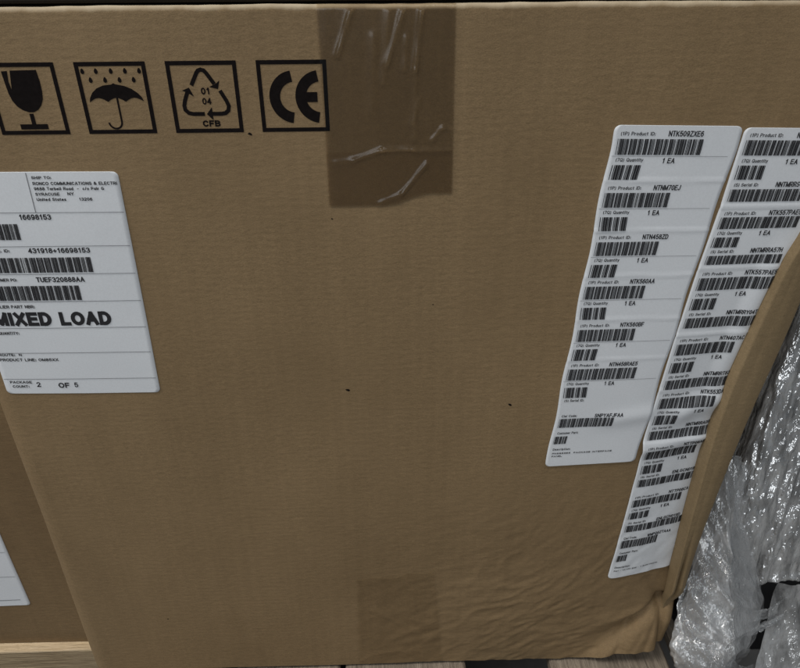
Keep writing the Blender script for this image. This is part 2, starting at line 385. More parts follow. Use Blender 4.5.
def stroke_font():
    g = {}
    g['A'] = (.66, [[(0, 0), (.33, 1), (.66, 0)], [(.11, .34), (.55, .34)]]); g['B'] = (.6, [[(0, .52), (0, 1), (.34, 1)] + _e(.34, .76, .22, .24, 90, -90) + [(0, .52)], [(.34, .52)] + _e(.34, .26, .26, .26, 90, -90) + [(0, 0), (0, .52)]])
    g['C'] = (.64, [_e(.34, .5, .34, .5, 42, 318)]); g['D'] = (.62, [[(0, 0), (0, 1), (.26, 1)] + _e(.26, .5, .36, .5, 90, -90) + [(.26, 0), (-.02, 0)]]); g['E'] = (.54, [[(.54, 1), (0, 1), (0, 0), (.54, 0)], [(0, .52), (.48, .52)]])
    g['F'] = (.5, [[(.52, 1), (0, 1), (0, 0)], [(0, .5), (.44, .5)]]); g['G'] = (.68, [_e(.34, .5, .34, .5, 45, 300) + [(.66, .16), (.66, .46), (.38, .46)]]); g['H'] = (.62, [[(0, 0), (0, 1)], [(.62, 0), (.62, 1)], [(0, .52), (.62, .52)]])
    g['I'] = (.06, [[(.03, 0), (.03, 1)]]); g['J'] = (.46, [[(.46, 1), (.46, .24)] + _e(.23, .24, .23, .24, 0, -170)]); g['K'] = (.6, [[(0, 0), (0, 1)], [(.58, 1), (.02, .38)], [(.2, .58), (.62, 0)]])
    g['L'] = (.48, [[(0, 1), (0, 0), (.5, 0)]]); g['M'] = (.76, [[(0, 0), (0, 1), (.38, .05), (.76, 1), (.76, 0)]]); g['N'] = (.62, [[(0, 0), (0, 1), (.62, 0), (.62, 1)]]); g['O'] = (.72, [_e(.36, .5, .36, .5)])
    g['P'] = (.56, [[(0, 0), (0, 1), (.32, 1)] + _e(.32, .72, .25, .28, 90, -90) + [(0, .44)]]); g['Q'] = (.72, [_e(.36, .5, .36, .5), [(.42, .22), (.7, -.06)]]); g['R'] = (.6, [[(0, 0), (0, 1), (.34, 1)] + _e(.34, .73, .25, .27, 90, -90) + [(0, .46)], [(.34, .46), (.6, 0)]])
    g['S'] = (.58, [_e(.29, .74, .26, .26, 25, 250) + _e(.29, .26, .29, .26, 80, -155)]); g['T'] = (.6, [[(0, 1), (.6, 1)], [(.3, 1), (.3, 0)]]); g['U'] = (.6, [[(0, 1), (0, .3)] + _e(.3, .3, .3, .3, 180, 360) + [(.6, 1)]])
    g['V'] = (.62, [[(0, 1), (.31, 0), (.62, 1)]]); g['W'] = (.9, [[(0, 1), (.22, 0), (.45, .95), (.68, 0), (.9, 1)]]); g['X'] = (.62, [[(0, 0), (.6, 1)], [(.02, 1), (.62, 0)]]); g['Y'] = (.62, [[(0, 1), (.31, .45), (.62, 1)], [(.31, .45), (.31, 0)]]); g['Z'] = (.58, [[(.02, 1), (.56, 1), (0, 0), (.58, 0)]])
    g['0'] = (.54, [_e(.27, .5, .27, .5)]); g['1'] = (.4, [[(.06, .76), (.26, 1), (.26, 0)]]); g['2'] = (.54, [_e(.27, .72, .26, .28, 165, -35) + [(0, 0), (.54, 0)]]); g['3'] = (.54, [_e(.26, .75, .25, .25, 150, -80) + _e(.26, .26, .28, .26, 85, -155)])
    g['4'] = (.56, [[(.42, 0), (.42, 1), (0, .3), (.56, .3)]]); g['5'] = (.54, [[(.5, 1), (.09, 1), (.04, .5)] + _e(.27, .32, .27, .32, 135, -150)]); g['6'] = (.54, [_e(.27, .32, .26, .32), _e(.30, .5, .29, .5, 55, 195)]); g['7'] = (.54, [[(0, 1), (.54, 1), (.2, 0)]])
    g['8'] = (.54, [_e(.27, .76, .21, .24), _e(.27, .27, .27, .27)]); g['9'] = (.54, [_e(.27, .68, .26, .32), _e(.24, .5, .29, .5, 235, 375)])
    bowl = lambda: _e(.22, .33, .22, .33); st_ = lambda x, h: [(x, 0), (x, h)]
    g['a'] = (.46, [bowl(), st_(.45, .68)]); g['b'] = (.46, [_e(.24, .33, .22, .33), st_(0, 1)]); g['c'] = (.42, [_e(.22, .33, .22, .33, 45, 315)]); g['d'] = (.46, [bowl(), st_(.45, 1)]); g['e'] = (.46, [[(.02, .36), (.44, .36)] + _e(.22, .33, .22, .33, 10, 315)])
    g['f'] = (.26, [[(.1, 0), (.1, .85), (.26, .98)], [(0, .66), (.26, .66)]]); g['h'] = (.44, [st_(0, 1), [(0, .45)] + _e(.22, .45, .22, .21, 150, 0) + [(.44, 0)]]); g['i'] = (.06, [st_(.03, .68), [(.03, .86), (.03, .98)]]); g['l'] = (.06, [st_(.03, 1)])
    g['m'] = (.7, [st_(0, .68), [(0, .45)] + _e(.175, .47, .175, .2, 150, 0) + [(.35, 0)], _e(.525, .47, .175, .2, 170, 0) + [(.7, 0)]]); g['n'] = (.44, [st_(0, .68), [(0, .45)] + _e(.22, .45, .22, .21, 150, 0) + [(.44, 0)]]); g['o'] = (.46, [_e(.23, .33, .23, .33)]); g['p'] = (.46, [_e(.24, .33, .22, .33), [(0, .68), (0, -.26)]])
    g['r'] = (.28, [st_(0, .68), [(0, .42)] + _e(.22, .42, .22, .24, 160, 70)]); g['s'] = (.4, [_e(.2, .5, .17, .17, 30, 250) + _e(.2, .17, .2, .17, 80, -150)]); g['t'] = (.26, [[(.1, .9), (.1, .1), (.26, .02)], [(0, .66), (.26, .66)]]); g['u'] = (.44, [[(0, .68), (0, .2)] + _e(.22, .22, .22, .22, 190, 350), st_(.44, .68)]); g['y'] = (.44, [[(0, .68), (.22, 0)], [(.44, .68), (.18, -.2), (.04, -.26)]])
    g['('] = (.2, [_e(.3, .4, .26, .66, 125, 235)]); g[')'] = (.2, [_e(-.1, .4, .26, .66, 55, -55)]); g[':'] = (.06, [[(.03, 0), (.03, .13)], [(.03, .53), (.03, .66)]]); g['/'] = (.3, [[(0, 0), (.3, 1)]]); g['-'] = (.34, [[(0, .4), (.34, .4)]]); g['.'] = (.06, [[(.03, 0), (.03, .13)]]); g['+'] = (.56, [[(0, .42), (.56, .42)], [(.28, .14), (.28, .7)]])
    g['&'] = (.68, [[(.66, 0), (.14, .72)] + _e(.28, .82, .16, .18, 200, -60) + [(.1, .42)] + _e(.24, .26, .24, .26, 140, 330) + [(.62, .5)]])
    g[' '] = (.22, [])
    return g
FONT = stroke_font()
def flush_texts():
    for pr0, s, u, v, h, bold, width, umax, align, skew in TEXTS:
        pr = pr0
        if id(pr0) in LETTER: pr = Print(pr0.mp); LETTER[id(pr0)].append(pr)
        wt = 0.158 + bold * 3.4; gap = 0.20 + wt * 0.55; adv = []; x = 0.0
        for ch in s: adv.append(x); x += FONT[ch][0] + gap
        tot = x - gap + wt; kx = h if width is None else width / tot
        x0 = u - (tot * kx / 2 if align == 'C' else 0)
        hh = h - h * wt; w_ = wt * (h + kx) / 2
        for ch, a in zip(s, adv):
            if umax is not None and x0 + (a + FONT[ch][0] * 0.8) * kx > umax(v): continue
            for pl in FONT[ch][1]:
                closed = len(pl) > 4 and math.hypot(pl[0][0] - pl[-1][0], pl[0][1] - pl[-1][1]) < 1e-6
                q = [(x0 + (a + wt / 2 + px) * kx, v + hh / 2 - py * hh) for px, py in pl]
                if closed: pr.stroke(q[:-1], w_, True)
                else:
                    def ext(p, o_): d = Vector((p[0] - o_[0], p[1] - o_[1])); d.normalize(); return (p[0] + d.x * w_ * 0.45, p[1] + d.y * w_ * 0.45)
                    q = [ext(q[0], q[1])] + q[1:-1] + [ext(q[-1], q[-2])]
                    pr.stroke(q, w_)
    TEXTS.clear()
C39 = {}
for row in ("0 nnnwwnwnn|1 wnnwnnnnw|2 nnwwnnnnw|3 wnwwnnnnn|4 nnnwwnnnw|5 wnnwwnnnn|6 nnwwwnnnn|7 nnnwnnwnw|8 wnnwnnwnn|9 nnwwnnwnn|A wnnnnwnnw|B nnwnnwnnw|"
            "C wnwnnwnnn|D nnnnwwnnw|E wnnnwwnnn|F nnwnwwnnn|G nnnnnwwnw|H wnnnnwwnn|I nnwnnwwnn|J nnnnwwwnn|K wnnnnnnww|L nnwnnnnww|M wnwnnnnwn|N nnnnwnnww|"
            "O wnnnwnnwn|P nnwnwnnwn|Q nnnnnnwww|R wnnnnnwwn|S nnwnnnwwn|T nnnnwnwwn|U wwnnnnnnw|V nwwnnnnnw|W wwwnnnnnn|X nwnnwnnnw|Y wwnnwnnnn|Z nwwnwnnnn|* nwnnwnwnn|+ nwnnnwnwn").split('|'):
    C39[row[0]] = row[2:]
def barcode(pr, s, u0, u1, v0, v1, umax=None, n=4):
    seq = []
    for ch in '*' + s + '*':
        for i, c in enumerate(C39.get(ch, C39['0'])): seq.append((2.6 if c == 'w' else 1.0, i % 2 == 0))
        seq.append((1.0, False))
    tot = sum(a for a, _ in seq[:-1]); u = u0; k = (u1 - u0) / tot
    for a, blk in seq[:-1]:
        if blk and (umax is None or u + a * k < umax((v0 + v1) / 2)): pr.rect(u, v0, u + a * k * 1.22, v1, n)
        u += a * k

# ------------------------------------------------------------------ handling symbols printed on the board
IA = 0.0488
def icon_map(i):
    x0 = -0.2742 + 0.0625 * i; z0 = 0.6756
    return lambda u, v: on_face(x0 + u * IA, z0 - v * IA, 0.00025)
def arc(cx, cy, r, a0, a1, n=20): return [(cx + r * math.cos(math.radians(a0 + (a1 - a0) * k / n)), cy - r * math.sin(math.radians(a0 + (a1 - a0) * k / n))) for k in range(n + 1)]
SYM = []
def icon(i, name, label):
    p = Print(icon_map(i)); h = 0.029
    p.stroke([(h, h), (1 - h, h), (1 - h, 1 - h), (h, 1 - h)], 0.058, True); SYM.append((p, name, label)); return p
p = icon(0, 'fragile_symbol', 'black framed print of a cracked goblet')
p.tri_poly([(0.365, 0.105), (0.735, 0.10), (0.748, 0.25), (0.745, 0.38), (0.725, 0.50), (0.68, 0.585), (0.62, 0.645), (0.55, 0.68), (0.48, 0.68), (0.40, 0.65), (0.33, 0.595), (0.285, 0.52), (0.26, 0.42), (0.25, 0.30), (0.24, 0.115), (0.325, 0.11), (0.305, 0.25), (0.318, 0.37)])
p.stroke([(0.505, 0.70), (0.505, 0.86)], 0.06); p.rect(0.30, 0.85, 0.70, 0.925)
p = icon(1, 'umbrella_symbol', 'black framed print of an umbrella under raindrops')
for u, v in [(0.10, 0.13), (0.29, 0.13), (0.50, 0.13), (0.70, 0.13), (0.90, 0.13), (0.19, 0.25), (0.395, 0.25), (0.60, 0.25), (0.80, 0.25)]:
    p.tri_poly([(u + 0.027 * math.cos(a * math.pi / 5), v + 0.033 * math.sin(a * math.pi / 5) - (0.012 if a in (7, 8) else 0)) for a in range(10)])
dome = [(0.11, 0.55), (0.125, 0.49), (0.17, 0.42), (0.25, 0.355), (0.35, 0.318), (0.47, 0.305), (0.50, 0.288), (0.53, 0.305), (0.64, 0.325), (0.74, 0.365), (0.82, 0.425), (0.87, 0.485), (0.89, 0.54)]
def scal(a, b): return [(a + (b - a) * k / 6, 0.545 - 0.055 * math.sin(math.pi * k / 6)) for k in range(1, 7)]
p.tri_poly(dome + scal(0.89, 0.63) + scal(0.63, 0.375) + scal(0.375, 0.115)[:-1])
p.stroke([(0.512, 0.48), (0.512, 0.83)] + arc(0.417, 0.83, 0.095, 0, -175, 12)[1:], 0.026)
p = icon(2, 'recycling_symbol', 'black framed print of three chasing arrows')
p.stroke([(0.325, 0.33), (0.42, 0.165), (0.45, 0.13), (0.49, 0.118), (0.53, 0.13), (0.56, 0.165), (0.655, 0.315)], 0.056)
p.tri_poly([(0.70, 0.385), (0.575, 0.355), (0.645, 0.325), (0.69, 0.30), (0.735, 0.265)])
p.stroke([(0.725, 0.405), (0.80, 0.55), (0.825, 0.62), (0.81, 0.685), (0.765, 0.722), (0.71, 0.73), (0.57, 0.73)], 0.056)
p.tri_poly([(0.49, 0.733), (0.575, 0.635), (0.575, 0.82)])
p.stroke([(0.46, 0.73), (0.30, 0.73), (0.23, 0.715), (0.185, 0.67), (0.18, 0.61), (0.20, 0.54), (0.255, 0.42)], 0.056)
p.tri_poly([(0.285, 0.36), (0.18, 0.40), (0.24, 0.425), (0.285, 0.45), (0.34, 0.485)])
text(p, '01', 0.515, 0.41, 0.095, 0.014, 0.13, None, 'C'); text(p, '04', 0.515, 0.552, 0.095, 0.014, 0.13, None, 'C'); text(p, 'CFB', 0.54, 0.868, 0.09, 0.022, 0.26, None, 'C')
p = icon(3, 'conformity_mark', 'black framed print of the letters CE')
p.stroke(arc(0.518, 0.51, 0.292, 97, 263, 30), 0.155)
p.stroke(arc(0.895, 0.51, 0.292, 97, 263, 30), 0.155)
p.rect(0.64, 0.44, 0.845, 0.58)

# ------------------------------------------------------------------ labels
def sheet(name, label, mp, uL, uR, V, rad, step, parent):
    """a paper sheet with rounded corners, turned down to the board all round"""
    vsteps = sorted(set([0, rad * 0.06, rad * 0.2, rad * 0.45, rad * 0.75, rad] + [rad + (V - 2 * rad) * k / max(2, int(V / step)) for k in range(max(2, int(V / step)) + 1)] + [V - rad * q for q in (0.75, 0.45, 0.2, 0.06, 0)]))
    nu = 34; vs = []; fs = []
    for v in vsteps:
        dv = min(v, V - v); ins = rad - math.sqrt(max(0, rad * rad - (rad - dv) ** 2)) if dv < rad else 0
        a, b = uL(v) + ins, uR(v) - (ins if not getattr(uR, 'cut', False) else 0)
        for i in range(nu + 1): vs.append(mp(a + (b - a) * i / nu, v))
    n = nu + 1; R_ = len(vsteps)
    for j in range(R_ - 1):
        for i in range(nu): a = j * n + i; fs.append((a, a + n, a + n + 1, a + 1))
    rim = [i for i in range(n)] + [j * n + nu for j in range(1, R_)] + [(R_ - 1) * n + i for i in range(nu - 1, -1, -1)] + [j * n for j in range(R_ - 2, 0, -1)]
    b0 = len(vs); vs += [(vs[i][0], vs[i][1] + 0.0007, vs[i][2]) for i in rim]
    for k in range(len(rim)):
        k2 = (k + 1) % len(rim); fs.append((rim[k], rim[k2], b0 + k2, b0 + k))
    o = big_mesh(name, vs, fs, 'paper'); o['label'] = label
    return o
PR = []          # prints waiting for their text: (Print, name, mat, parent)
LETTER = {}
def sub(pr, name, mat, parent):
    PR.append((pr, name, mat, parent))
    if name == 'lettering': LETTER[id(pr)] = []

# --- address label on the left
AX, AZ, AW, AH = -0.332, 0.6003, 0.1345, 0.1985
def addr_map(off):
    def f(u, v):
        x = AX + u / 1000 - 0.00002 * v; z = AZ - v / 1000 - 0.009 * (u / 1000)
        return on_face(x, z, off + 0.0002 * noise.noise((x * 25, z * 25, 3)) + 0.0002)
    return f
ship = sheet('shipping_label', 'white address label reading MIXED LOAD', addr_map(0.0005), lambda v: 0.0, lambda v: 134.5, 198.5, 4.0, 5.0, big)
am = addr_map(0.0009)
pr = Print(am)
text(pr, 'SHIP FROM:', 3, 4.3, 2.0, 0.01, 20)
text(pr, 'SHIP TO:', 70.1, 4.2, 2.2, 0.01, 14.6); text(pr, 'RONCO COMMUNICATIONS & ELECTRI', 70.1, 8.6, 2.5, 0.012, 62.5)
text(pr, '9688 Tarbell Road  -  c/o Pair G', 70.1, 12.6, 2.4, 0.012, 52); text(pr, 'SYRACUSE', 70.1, 16.8, 2.4, 0.012, 18); text(pr, 'NY', 94, 16.6, 2.4, 0.012, 4.8)
text(pr, 'United States', 70.1, 20.9, 2.4, 0.012, 22); text(pr, '13206', 101.8, 20.8, 2.4, 0.012, 10)
text(pr, '16698153', 53.4, 34.8, 4.4, 0.012, 24); text(pr, 'REQ. ID:', 24, 62.2, 2.6, 0.010, 15)
text(pr, '431918+16698153', 53.3, 62.3, 4.4, 0.012, 47.8); text(pr, 'CUSTOMER PO:', 14.6, 87.3, 2.8, 0.010, 23.4)
text(pr, 'TUEF320888AA', 53.3, 87.4, 4.6, 0.012, 38.2); text(pr, 'SUPPLIER PART NBR:', 8.4, 111.6, 2.9, 0.010, 37.6)
text(pr, 'MIXED LOAD', 9.6, 123.2, 13.2, 0.032, 96.0); text(pr, 'SHIP QUANTITY:', 1.4, 136.6, 3.0, 0.010, 25.4)
text(pr, 'ROUTE:  N', 3.6, 158.0, 2.5, 0.008, 19.6); text(pr, 'PRODUCT LINE: OM85XX', 3.2, 163.0, 2.9, 0.008, 50)
text(pr, 'PACKAGE', 5.6, 186.1, 2.6, 0.008, 19); text(pr, 'COUNT:', 6.8, 190.6, 2.6, 0.008, 14.5); text(pr, '2', 28.2, 188.6, 5.0, 0.006, 3.4); text(pr, 'OF', 47.0, 189.6, 5.4, 0.012, 9.6); text(pr, '5', 60.9, 189.2, 5.0, 0.004, 3.2)
sub(pr, 'lettering', 'toner', ship)
pr = Print(am)
for v, a, b in ((31.3, 1, 133.5), (58.8, 1, 133), (82.6, 1, 133), (107.2, 1, 133), (132.0, 1, 133), (156.3, 1, 133), (183.0, 1, 133)): pr.hline(a, b, v, 0.42, 24)
pr.rect(66.6, 0.6, 67.1, 31.2, 6); sub(pr, 'ruled_lines', 'rule', ship)
for s, a, b, v0, v1 in (('16698153', 4, 50.3, 40.2, 53.2), ('431918+16698153', 4, 100, 68.2, 81.2), ('TUEF320888AA', 4, 85.6, 92.8, 106.0)):
    pr = Print(am); barcode(pr, s, a, b, v0, v1); sub(pr, 'barcode', 'toner', ship)

# --- two long product labels on the right
def seam_rise(v, seams):
    r = 0.0
    for s_ in seams:
        d = abs(v - s_)
        if d < 5: r += 0.0007 * math.exp(-(d / 1.3) ** 2)
    return r
SE1 = [42.2, 83.0, 122.4, 163.5, 204.0]
def col1_map(off):
    TL, TR, BR, BL = (0.1716, 0.6287), (0.2684, 0.6265), (0.2411, 0.3082), (0.1531, 0.3032)
    def f(u, v):
        a, b = u / 96.0, v / 325.0
        x = (TL[0] * (1 - a) + TR[0] * a) * (1 - b) + (BL[0] * (1 - a) + BR[0] * a) * b
        z = (TL[1] * (1 - a) + TR[1] * a) * (1 - b) + (BL[1] * (1 - a) + BR[1] * a) * b
        x += 0.0008 * math.sin(v * 0.075 + 0.5) * sstep(0, 20, v)
        lift = seam_rise(v, SE1) * (0.35 + 0.65 * abs(noise.noise((u * 0.03, v, 1))) * 2) + 0.0016 * math.exp(-((v - 278 + 0.12 * u) / 9) ** 2) * sstep(25, 70, u)
        lift += 0.0006 * sstep(285, 325, v)
        return on_face(x, z, off + 0.0003 + lift)
    return f
lab1 = sheet('product_label', 'long white label strip with all its edges showing', col1_map(0.0006), lambda v: 0.0, lambda v: 95.6 - 2.2 * sstep(20, 120, v) + 1.6 * sstep(200, 300, v), 325, 4.5, 2.0, big)
m1 = col1_map(0.0010)
def prow(parent, mp, v, cap, val, code, umax=None, cap_w=None, bl=None, bh=(3.9, 15.8), vh=4.4, vu=41, vw=None, rule=True, rw=94):
    pr = Print(mp)
    if cap: text(pr, cap, 5.2, v, 2.7, 0.006, cap_w, umax)
    if val: text(pr, val, vu, v - (0.2 if vh > 4.2 else -0.6), vh, 0.010, vw if vw else len(val) * 2.62, umax)
    if rule is not None: pr2 = Print(mp); pr2.hline(1.5, rw, v + 16.9, 0.25, 20); sub(pr2, 'ruled_line', 'rule', parent)
    sub(pr, 'lettering', 'toner', parent)
    if code:
        pb = Print(mp); barcode(pb, code, 3.6, 3.6 + bl, v + bh[0], v + bh[1], umax); sub(pb, 'barcode', 'toner', parent)
R94 = 90
for v, val in zip((6.0, 47.5, 88.2, 127.6, 168.7, 209.0), ('NTK509ZXE6', 'NTNM70EJ', 'NTN458ZD', 'NTK560AA', 'NTK560BF', 'NTN458RAE5')):
    prow(lab1, m1, v, '(1P) Product ID:', val, val, None, 26, 6.4 * len(val) + 0.5, rw=R94)
    prow(lab1, m1, v + 19.6, '(7Q) Quantity', '1 EA', '1', None, 21, 22, (4.0, 15.4), 4.2, 41, 9.5, None)
prow(lab1, m1, 247, '(S) Serial ID:', None, None, None, 19, rule=None)
prow(lab1, m1, 264.5, 'Clei Code:', 'SNPYAFJFAA', 'SNPYAFJFAA', None, 15, 54, (3.2, 13.5), 4.2, 38, 28, None)
prow(lab1, m1, 284.5, 'Customer Part:', None, 'AA', None, 21, 13, (4.0, 13), rule=None)
pr = Print(m1); text(pr, 'Description:', 5, 304, 2.5, 0.006, 18); text(pr, 'PNSSSSES  PACKAGE INTERFACE', 5, 309, 1.7, 0.006, 62); text(pr, 'PANEL', 5, 312.4, 1.7, 0.006, 11); sub(pr, 'lettering', 'toner', lab1)

LEFT2 = [(0, 0.2696, 0.6255), (60, 0.2650, 0.5655), (118.5, 0.2578, 0.507), (185, 0.2515, 0.441), (240, 0.2475, 0.386), (295, 0.2437, 0.3304), (306, 0.2450, 0.319), (340, 0.2447, 0.285), (420, 0.2415, 0.208), (484, 0.2378, 0.1418)]
SE2 = [61.0, 113.6, 177.4, 235.3, 296]
def left2(v):
    for (a, x0, z0), (b, x1, z1) in zip(LEFT2, LEFT2[1:]):
        if v <= b or b == 484: k = (v - a) / (b - a); return x0 + (x1 - x0) * k, z0 + (z1 - z0) * k
def col2_map(off):
    def f(u, v):
        x, z = left2(max(0, min(484, v))); t = math.radians(lerp_tab([(0, -1.2), (120, 1.0), (240, 2.5), (360, 4.5), (484, 5.5)], v))
        x += u / 1000 * math.cos(t); z += u / 1000 * math.sin(t)
        lift = seam_rise(v, SE2) * 1.0
        # the sheet stands off the board in soft waves where the board buckles
        lift += 0.0045 * math.exp(-((v - 272 + 0.35 * u) / 13) ** 2) * sstep(4, 40, u) + 0.0030 * math.exp(-((v - 303 + 0.1 * u) / 8) ** 2)
        lift += 0.0012 * (0.5 + 0.5 * noise.noise((u * 0.05, v * 0.03, 2))) * sstep(120, 300, v)
        c = xc(z); lift += 0.0028 * sstep(c - 0.022, c - 0.006, x) * (1 - sstep(c - 0.003, c + 0.003, x)) * sstep(80, 130, v) * (1 - 0.6 * sstep(200, 330, v))
        return on_face(x, z, off + 0.0003 + lift)
    return f
def u_cut(v):
    x, z = left2(max(0, min(484, v)))
    for _ in range(2):
        c = xc(z + 0.003)
    return min(96.0, (c + 0.0035 - x) * 1000)
u_cut.cut = True
lab2 = sheet('product_label', 'long white label strip running under the buckled edge', col2_map(0.0006), lambda v: 0.0, u_cut, 484, 4.5, 2.0, big)
m2 = col2_map(0.0011)
uc = lambda v: u_cut(v) - 3.2
B2 = [(5.3, 'NTK557PAE5', 'NNTMRRS49A'), (66.5, 'NTK557PAE5', 'NNTMRRA57H'), (118.6, 'NTK557PAE5', 'NNTMRRY04T'), (182.6, 'NTN407AC', 'NNTMRRT637'), (240.4, 'NTK553DA', 'NNTMRRA05K'), (301.0, 'NTTP06AB', 'ENLGCN018C')]
for i, (v, val, ser) in enumerate(B2):
    h = 1.0 if i in (0,) else (0.85 if i == 1 else 1.0)
    prow(lab2, m2, v, '(1P) Product ID:', val, val, uc, 25, 6.4 * len(val), (3.7 * h, 15.2 * h), rule=None)
    prow(lab2, m2, v + 19.3 * h, '(7Q) Quantity', '1 EA', '1', uc, 20, 21, (3.6, 14.6 * h), 4.2, 39, 9.5, None)
    prow(lab2, m2, v + 38 * h, '(S) Serial ID:', ser, ser, uc, 19, 6.2 * len(ser), (3.6, 13.6 * h), 4.4, 38, None, None)
v = 367
prow(lab2, m2, v, '(1P) Product ID:', 'NTTP06CA', 'NTTP06CA', uc, 25, 52, (3.4, 13.5), rule=None)
prow(lab2, m2, v + 18, '(7Q) Quantity', '1 EA', '1', uc, 20, 21, (3.4, 13.0), 4.2, 36, 9.5, None)
prow(lab2, m2, v + 37, '(S) Serial ID:', 'ENLGCN019D', 'ENLGCN019D', uc, 19, 62, (3.4, 13.0), 4.2, 36, None, None)
prow(lab2, m2, 426, 'Clei Code:', 'WMPQGZTAAA', 'WMPQGZTAAA', uc, 14, 40, (3.2, 14.0), 4.0, 31, 26, None)
prow(lab2, m2, 447, 'Customer Part:', None, 'AA', uc, 20, 11, (3.2, 12.5), rule=None)
pr = Print(m2); text(pr, 'Description:', 4.5, 468, 2.5, 0.006, 17, uc); text(pr, 'RST - 10/100 BSE - T ELECTRICAL', 4.5, 473, 1.7, 0.006, 50, uc); sub(pr, 'lettering', 'toner', lab2)

flush_texts()
for p_, name, label in SYM:
    o = p_.build(name, 'ink', big)
    if o: o['label'] = label
bpy.context.view_layer.update()
for p_, name, mat, par in [(e, n_, m_, a_) for q_, n_, m_, a_ in PR for e in ([q_] + LETTER.get(id(q_), []))]:
    if not p_.f: continue
    o = mesh_obj(name, p_.v, p_.f, mat, None, False); o.parent = par; o.matrix_parent_inverse = par.matrix_world.inverted()

# ------------------------------------------------------------------ packing tape
def seg_d(x, z, ax, az, bx, bz):
    L2 = (bx - ax) ** 2 + (bz - az) ** 2; t = max(0, min(1, ((x - ax) * (bx - ax) + (z - az) * (bz - az)) / L2))
    return math.hypot(x - ax - t * (bx - ax), z - az - t * (bz - az)), t
WR = [(-0.0195, 0.7065, -0.0300, 0.678, 0.0010, 0.0012), (0.0285, 0.7085, 0.0240, 0.668, 0.0011, 0.0013), (0.0240, 0.668, 0.0235, 0.620, 0.0007, 0.0012), (0.0275, 0.65, 0.0215, 0.63, 0.0007, 0.001),
      (0.0160, 0.708, 0.0045, 0.672, 0.0010, 0.0014), (0.0065, 0.708, 0.0015, 0.66, 0.0006, 0.0018), (-0.0045, 0.69, -0.0075, 0.64, 0.0005, 0.0022),
      (0.0365, 0.619, 0.0445, 0.6285, 0.0008, 0.001), (0.0445, 0.6285, 0.052, 0.6275, 0.0007, 0.001),
      (-0.022, 0.605, 0.0, 0.6125, 0.0011, 0.0014), (0.0, 0.6125, 0.024, 0.6130, 0.0013, 0.0012), (0.024, 0.6115, 0.05, 0.612, 0.0009, 0.0013), (-0.022, 0.605, -0.036, 0.603, 0.0005, 0.002),
      (0.0335, 0.6025, 0.0145, 0.579, 0.0011, 0.0013), (0.0145, 0.579, -0.0035, 0.5715, 0.0008, 0.0013), (0.018, 0.69, 0.0165, 0.668, 0.0007, 0.001)]
def tape(name, x0, x1, zlo, zhi, wr, wrap, parent, nx=64, nz=100, mat='tape'):
    vs = []; fs = []
    rows = nz + 1 + (6 if wrap else 0)
    for j in range(rows):
        for i in range(nx + 1):
            a = i / nx; xa = x0(1) + (x1(1) - x0(1)) * a; lo = zlo(xa)
            k = min(j / nz, 1.0); hi_ = zhi(xa) if callable(zhi) else zhi; z = lo + (hi_ - lo) * k
            x = x0(k) + (x1(k) - x0(k)) * a
            h = 0.00055
            for w_ in wr:
                d, t = seg_d(x, z, *w_[:4])
                if d < 5 * w_[5]: h += w_[4] * 1.15 * math.exp(-(d / w_[5] / 1.35) ** 2) * (0.86 + 0.14 * math.sin(t * 9))
            h += 0.00015 * noise.noise((x * 80, z * 50, 0))
            y = face(x, z) - h
            if j > nz:
                q = (j - nz) / 6 * math.pi / 2; z = ztop(x) - 0.0035 + (0.0035 + 0.0006) * math.sin(q); y = face(x, z) + 0.0035 - 0.0042 * math.cos(q) + (0.006 if j == rows - 1 else 0)
            vs.append((x, y, z + BASE))
    n = nx + 1
    for j in range(rows - 1):
        for i in range(nx): a = j * n + i; fs.append((a, a + 1, a + 1 + n, a + n))
    o = big_mesh(name, vs, fs, mat); o['label'] = parent; return o
tape('packing_tape', lambda k: -0.0410 - 0.0016 * k, lambda k: 0.0530 - 0.0018 * k, lambda x: 0.5695 + 0.0090 * sstep(0.0, 0.035, x) + 0.0006 * noise.noise((x * 160, 0, 0)), BH - 0.0035, WR, True, 'wrinkled brown tape folded over the top edge')
# second, shorter layer over the tail of the first
tape('packing_tape', lambda k: -0.0418, lambda k: 0.0522, lambda x: 0.5705 + 0.0090 * sstep(0.0, 0.035, x), 0.6115, [], False, 'doubled tail of the brown tape', 48, 24)
WR2 = [(-0.02, 0.10, 0.03, 0.06, 0.0006, 0.003), (0.0, 0.05, 0.05, 0.08, 0.0006, 0.003), (-0.03, 0.02, 0.01, 0.03, 0.0008, 0.002), (-0.035, 0.012, -0.028, 0.02, 0.001, 0.0015)]
tape('packing_tape', lambda k: -0.038 + 0.004 * noise.noise((k * 6, 0, 1)), lambda k: 0.060 - 0.013 * k, lambda x: zbot(x) + 0.001, lambda x: 0.150 + 0.012 * sstep(0.0, 0.05, x) + 0.010 * noise.noise((x * 40, 2, 5)), WR2, False, 'dull tape strip running down to the bottom edge', 64, 80, 'tape_dull')
# dirt specks and scuffs on the front
for x, z, s, st in ((-0.0349, 0.3977, 0.0013, 2.2), (0.1131, 0.3774, 0.0013, 1.5), (0.0401, 0.4824, 0.0006, 1.2), (-0.0402, 0.5595, 0.0007, 1.3), (-0.2497, 0.0923, 0.0008, 1.1), (-0.0962, 0.6254, 0.0009, 2.0)):
    pts = []
    for k in range(9):
        a = k / 9 * 2 * math.pi; r = s * (0.7 + 0.6 * random.random())
        pts.append((x + r * st * math.cos(a) * 0.8, z + r * math.sin(a) - (st - 1) * 0.4 * r * math.cos(a)))
    q = Print(lambda u, v: on_face(u, v, 0.0002)); q.tri_poly(pts); q.build('dirt_speck', 'ink', big)

